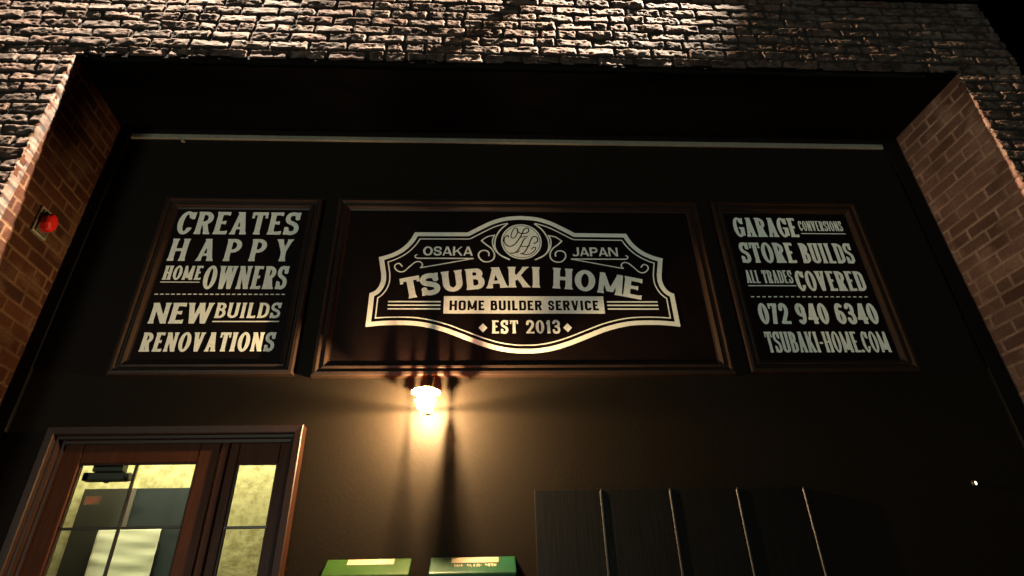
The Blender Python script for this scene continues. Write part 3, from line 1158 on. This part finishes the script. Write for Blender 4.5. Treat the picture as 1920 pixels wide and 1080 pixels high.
for z in (1.934, 1.40, .88):
    gb.box(-1.842, -1.5912, YD + .010, YD + .0208, z - .006, z + .006)
    gb.box(-1.5788, -1.300, YD + .010, YD + .0208, z - .006, z + .006)
gb.build('glazing_bar', M['lead'], leaf, bevel=.002)
gb = MB()
for z in (1.928, 1.40, .88):
    gb.box(-1.137, -.946, YD + .009, YD + .0208, z - .006, z + .006)
gb.build('glazing_bar', M['lead'], side, bevel=.002)
st = MB()
st.box(-1.776, -1.708, YD + .0265, YD + .0272, 2.036, 2.074)
sk = st.build('sticker', M['sticker'], leaf)
st = MB()
for z in (2.060, 2.051):
    st.box(-1.769, -1.716, YD + .0205, YD + .0212, z - .0025, z + .0025)
st.box(-1.769, -1.740, YD + .0205, YD + .0212, 2.0405, 2.0445)
st.build('sticker_print', M['sticker_ink'], leaf)
dc = MB()          # door closer behind the top of the glass, seen against the light
dc.box(-1.845, -1.655, YD + .060, YD + .105, 2.150, 2.186)
dc.box(-1.800, -1.665, YD + .045, YD + .090, 2.186, 2.235)
dc.lathe(0, 0, [(0, 0), (.020, 0), (.020, .03), (0, .03)], 16)
k0 = len(dc.v) - 64
dc.v[k0:] = [(-1.655 + z * .6, YD + .082 + x, 2.168 + y) for x, y, z in dc.v[k0:]]
dc.lathe(-1.742, YD + .082, [(0, 2.140), (.012, 2.143), (.014, 2.152)], 12)
dc.build('door_closer', M['dark_plastic'], leaf, bevel=.004)
hd = MB()
hd.tube([(-1.275, YD, 1.10), (-1.275, YD - .05, 1.10), (-1.275, YD - .05, .86), (-1.275, YD, .86)], .010, 10)
hd.build('handle', M['lamp_metal'], leaf, True)

room = thing('entrance_room', 'yellow plastered room seen through the door glass with a dark olive partition', 'room')
rm = MB()
rm.box(-2.5, -.72, 3.10, 3.14, .12, 2.62)
rm.box(-2.54, -2.5, 2.852, 3.14, .12, 2.62)
rm.box(-.72, -.68, 2.852, 3.14, .12, 2.62)
rm.box(-2.54, -.68, 2.852, 3.14, 2.62, 2.66)
rm.build('wall', M['plaster'], room)
pt = MB()
pt.box(-1.945, -1.7265, 3.072, 3.099, .12, 2.156)
pt.build('partition', M['partition'], room)
pt = MB()
pt.box(-1.6965, -1.36, 3.074, 3.099, .12, 2.156)
pt.build('partition', M['partition_blue'], room)
pt = MB()
pt.box(-1.7262, -1.6968, 3.068, 3.099, .12, 2.156)
pt.build('post', M['post'], room)
pp = MB()
nx_, nz_ = 26, 26
x0, x1, z0, z1 = -1.808, -1.519, 1.60, 1.972
for iz in range(nz_ + 1):
    for ix in range(nx_ + 1):
        u, v = ix / nx_, iz / nz_
        fold = .0012 * math.sin(v * 26 + 2.2 * math.sin(u * 2.6 + .4)) + .0009 * math.sin(v * 47 + u * 5) + .004 * math.sin(u * 3.1)
        pp.v.append((x0 + (x1 - x0) * u, 3.052 + fold, z0 + (z1 - z0) * v))
for iz in range(nz_):
    for ix in range(nx_):
        a = iz * (nx_ + 1) + ix
        pp.f.append((a, a + 1, a + nx_ + 2, a + nx_ + 1))
po = pp.build('paper_sheet', M['paper'], None, True)
sm = po.modifiers.new('thickness', 'SOLIDIFY')
sm.thickness = .0006
tag(po, 'bright creased yellowish paper sheet hanging on the dark partition behind the door glass', 'paper')
al = bpy.data.lights.new('room_light', 'AREA')
al.shape = 'RECTANGLE'
al.size, al.size_y = 1.3, .16
al.energy = 33
al.color = (1.0, 0.94, 0.76)
ao = bpy.data.objects.new('room_light', al)
col.objects.link(ao)
ao.location = (-1.5, 2.90, 2.60)
ao.parent = room

# ---------------------------------------------------------------- black plank door
pd = thing('plank_door', 'black vertical plank door with thin cover strips to the right of the mailboxes', 'door')
pk = MB()
PX = [.235, .541, .863, 1.178, 1.494]
YP = 2.778
zb, zt = .13, 2.062
for k in range(4):
    pk.box(PX[k] + .0015, PX[k + 1] - .0015, YP + (.0006 if k % 2 else 0), YB - .001, zb, zt)
pk.build('boards', M['planks'], pd, bevel=.003)
for x in PX[1:]:
    st_ = MB()
    w_ = .0052
    for (za, zc) in ((zb, zt - .012),):
        st_.add([(x - w_, YP, za), (x - w_ * .55, YP - .0055, za), (x + w_ * .55, YP - .0055, za), (x + w_, YP, za),
                 (x - w_, YP, zc), (x - w_ * .55, YP - .0055, zc), (x + w_ * .55, YP - .0055, zc), (x + w_, YP, zc),
                 (x, YP - .002, zc + .012)],
                [(0, 1, 5, 4), (1, 2, 6, 5), (2, 3, 7, 6), (4, 5, 8), (5, 6, 8), (6, 7, 8)])
    st_.build('cover_strip', M['strip'], pd)

# ---------------------------------------------------------------- two green mailboxes
def mailbox(x0, x1, mat, label, seed):
    t = thing('mailbox', label, 'mailbox', 'green mailboxes on the black wall')
    b = MB()
    b.box(x0 + .006, x1 - .006, 2.715, YB, 1.35, 1.705)
    b.build('body', mat, t, bevel=.006)
    l = MB()
    l.prism_x(x0, x1, [(YB, 1.7885), (2.788, 1.7875), (2.752, 1.7610), (2.702, 1.7240), (2.697, 1.7185), (2.697, 1.7025), (2.704, 1.7025), (2.712, 1.7070), (YB, 1.7070)])
    l.build('lid', mat, t, bevel=.004)
    s_ = MB()
    ty, tz = (2.7875 - 2.7525), (1.7875 - 1.7610)
    f_ = x0 + (x1 - x0) * .25, x0 + (x1 - x0) * .80
    s_.add([(f_[0], 2.752 - .0012, 1.7610 + .0012), (f_[1], 2.752 - .0012, 1.7610 + .0012), (f_[1], 2.784 - .0012, 1.7846 + .0014), (f_[0], 2.784 - .0012, 1.7846 + .0014)], [(0, 1, 2, 3)])
    s_.build('label_strip', M['tape'], t)
    return t


mailbox(-.660, -.303, M['green_pale'], 'faded light green mailbox with a cream label strip, under the wall lamp', 1)
mb_ = mailbox(-.222, .142, M['green_deep'], 'glossy dark green mailbox with a cream label strip, beside the plank door', 2)


def lid_words(parent, x0, x1, mat):
    """worn painted words on the lid slope, too blurred to read: short pen strokes in three groups"""
    rs = random.Random(4)
    l = MB()
    x = x0
    for grp in (3, 5, 4):
        for _ in range(grp):
            t0, t1 = .12, .52
            for k in range(2):
                a = x + .002 + k * .006 * rs.uniform(.7, 1.1)
                q0, q1 = t0 + rs.uniform(0, .12), t1 - rs.uniform(0, .15)
                pts = []
                for xx, q in ((a, q1), (a + .0032, q1), (a + .0032 + rs.uniform(-.003, .003), q0), (a + rs.uniform(-.003, .003), q0)):
                    pts.append((xx, 2.752 - .050 * q - .0009, 1.7610 - .037 * q + .0012))
                l.add(pts, [(0, 1, 2, 3)])
            x += .0125
        x += .014
    l.build('painted_words', mat, parent)


lid_words(mb_, -.118, .07, M['tape'])

# ---------------------------------------------------------------- red alarm lamp on the left reveal
al_ = thing('alarm_lamp', 'red alarm lamp on a cream square base fixed to the left brick reveal', 'alarm')
a = MB()
a.box(-2.276, -2.248, 2.488, 2.590, 3.292, 3.446)
a.build('base', M['cream_plastic'], al_, bevel=.006)
a = MB()
a.box(-2.2475, -2.236, 2.494, 2.572, 3.300, 3.425)
a.build('collar', M['dark_plastic'], al_, bevel=.004)
a = MB()
n = 8
rings = []
for x, k in ((-2.2358, 1.0), (-2.206, 1.0), (-2.196, .9), (-2.190, .62)):
    for q in range(n):
        t = 2 * math.pi * (q + .5) / n
        rings.append((x, 2.527 + .037 * k * math.cos(t), 3.362 + .053 * k * math.sin(t)))
a.add(rings, [(i * n + q, i * n + (q + 1) % n, (i + 1) * n + (q + 1) % n, (i + 1) * n + q) for i in range(3) for q in range(n)] + [tuple(3 * n + q for q in range(n))])
a.build('lens', M['red_lens'], al_, bevel=.003)

# small lit indicator
ind = thing('indicator_light', 'tiny warm white indicator light on the dark wall at the far right', 'light')
a = MB()
a.lathe(0, 0, [(0, .010), (.010, .010), (.014, .006), (.014, 0)], 20)
a.v = [(2.347 + x, YB - z, 2.068 + y) for x, y, z in a.v]
a.build('housing', M['dark_plastic'], ind, True)
a = MB()
a.lathe(0, 0, [(0, .0145), (.0038, .0135), (.0052, .0102)], 14)
a.v = [(2.348 + x, YB - z, 2.0665 + y * 1.7) for x, y, z in a.v]
a.build('lens', M['indicator'], ind, True)

# added peg above the view, shaped to cast the diagonal shadow on the bricks
pg = MB()
pg.tube([(.300, YF + .02, 4.935), (.300, YF - .12, 4.940)], .042, 10)
tag(pg.build('shadow_peg', M['dark_plastic'], None, True), 'added peg near the top of the brick front, casting a diagonal shadow', 'peg')
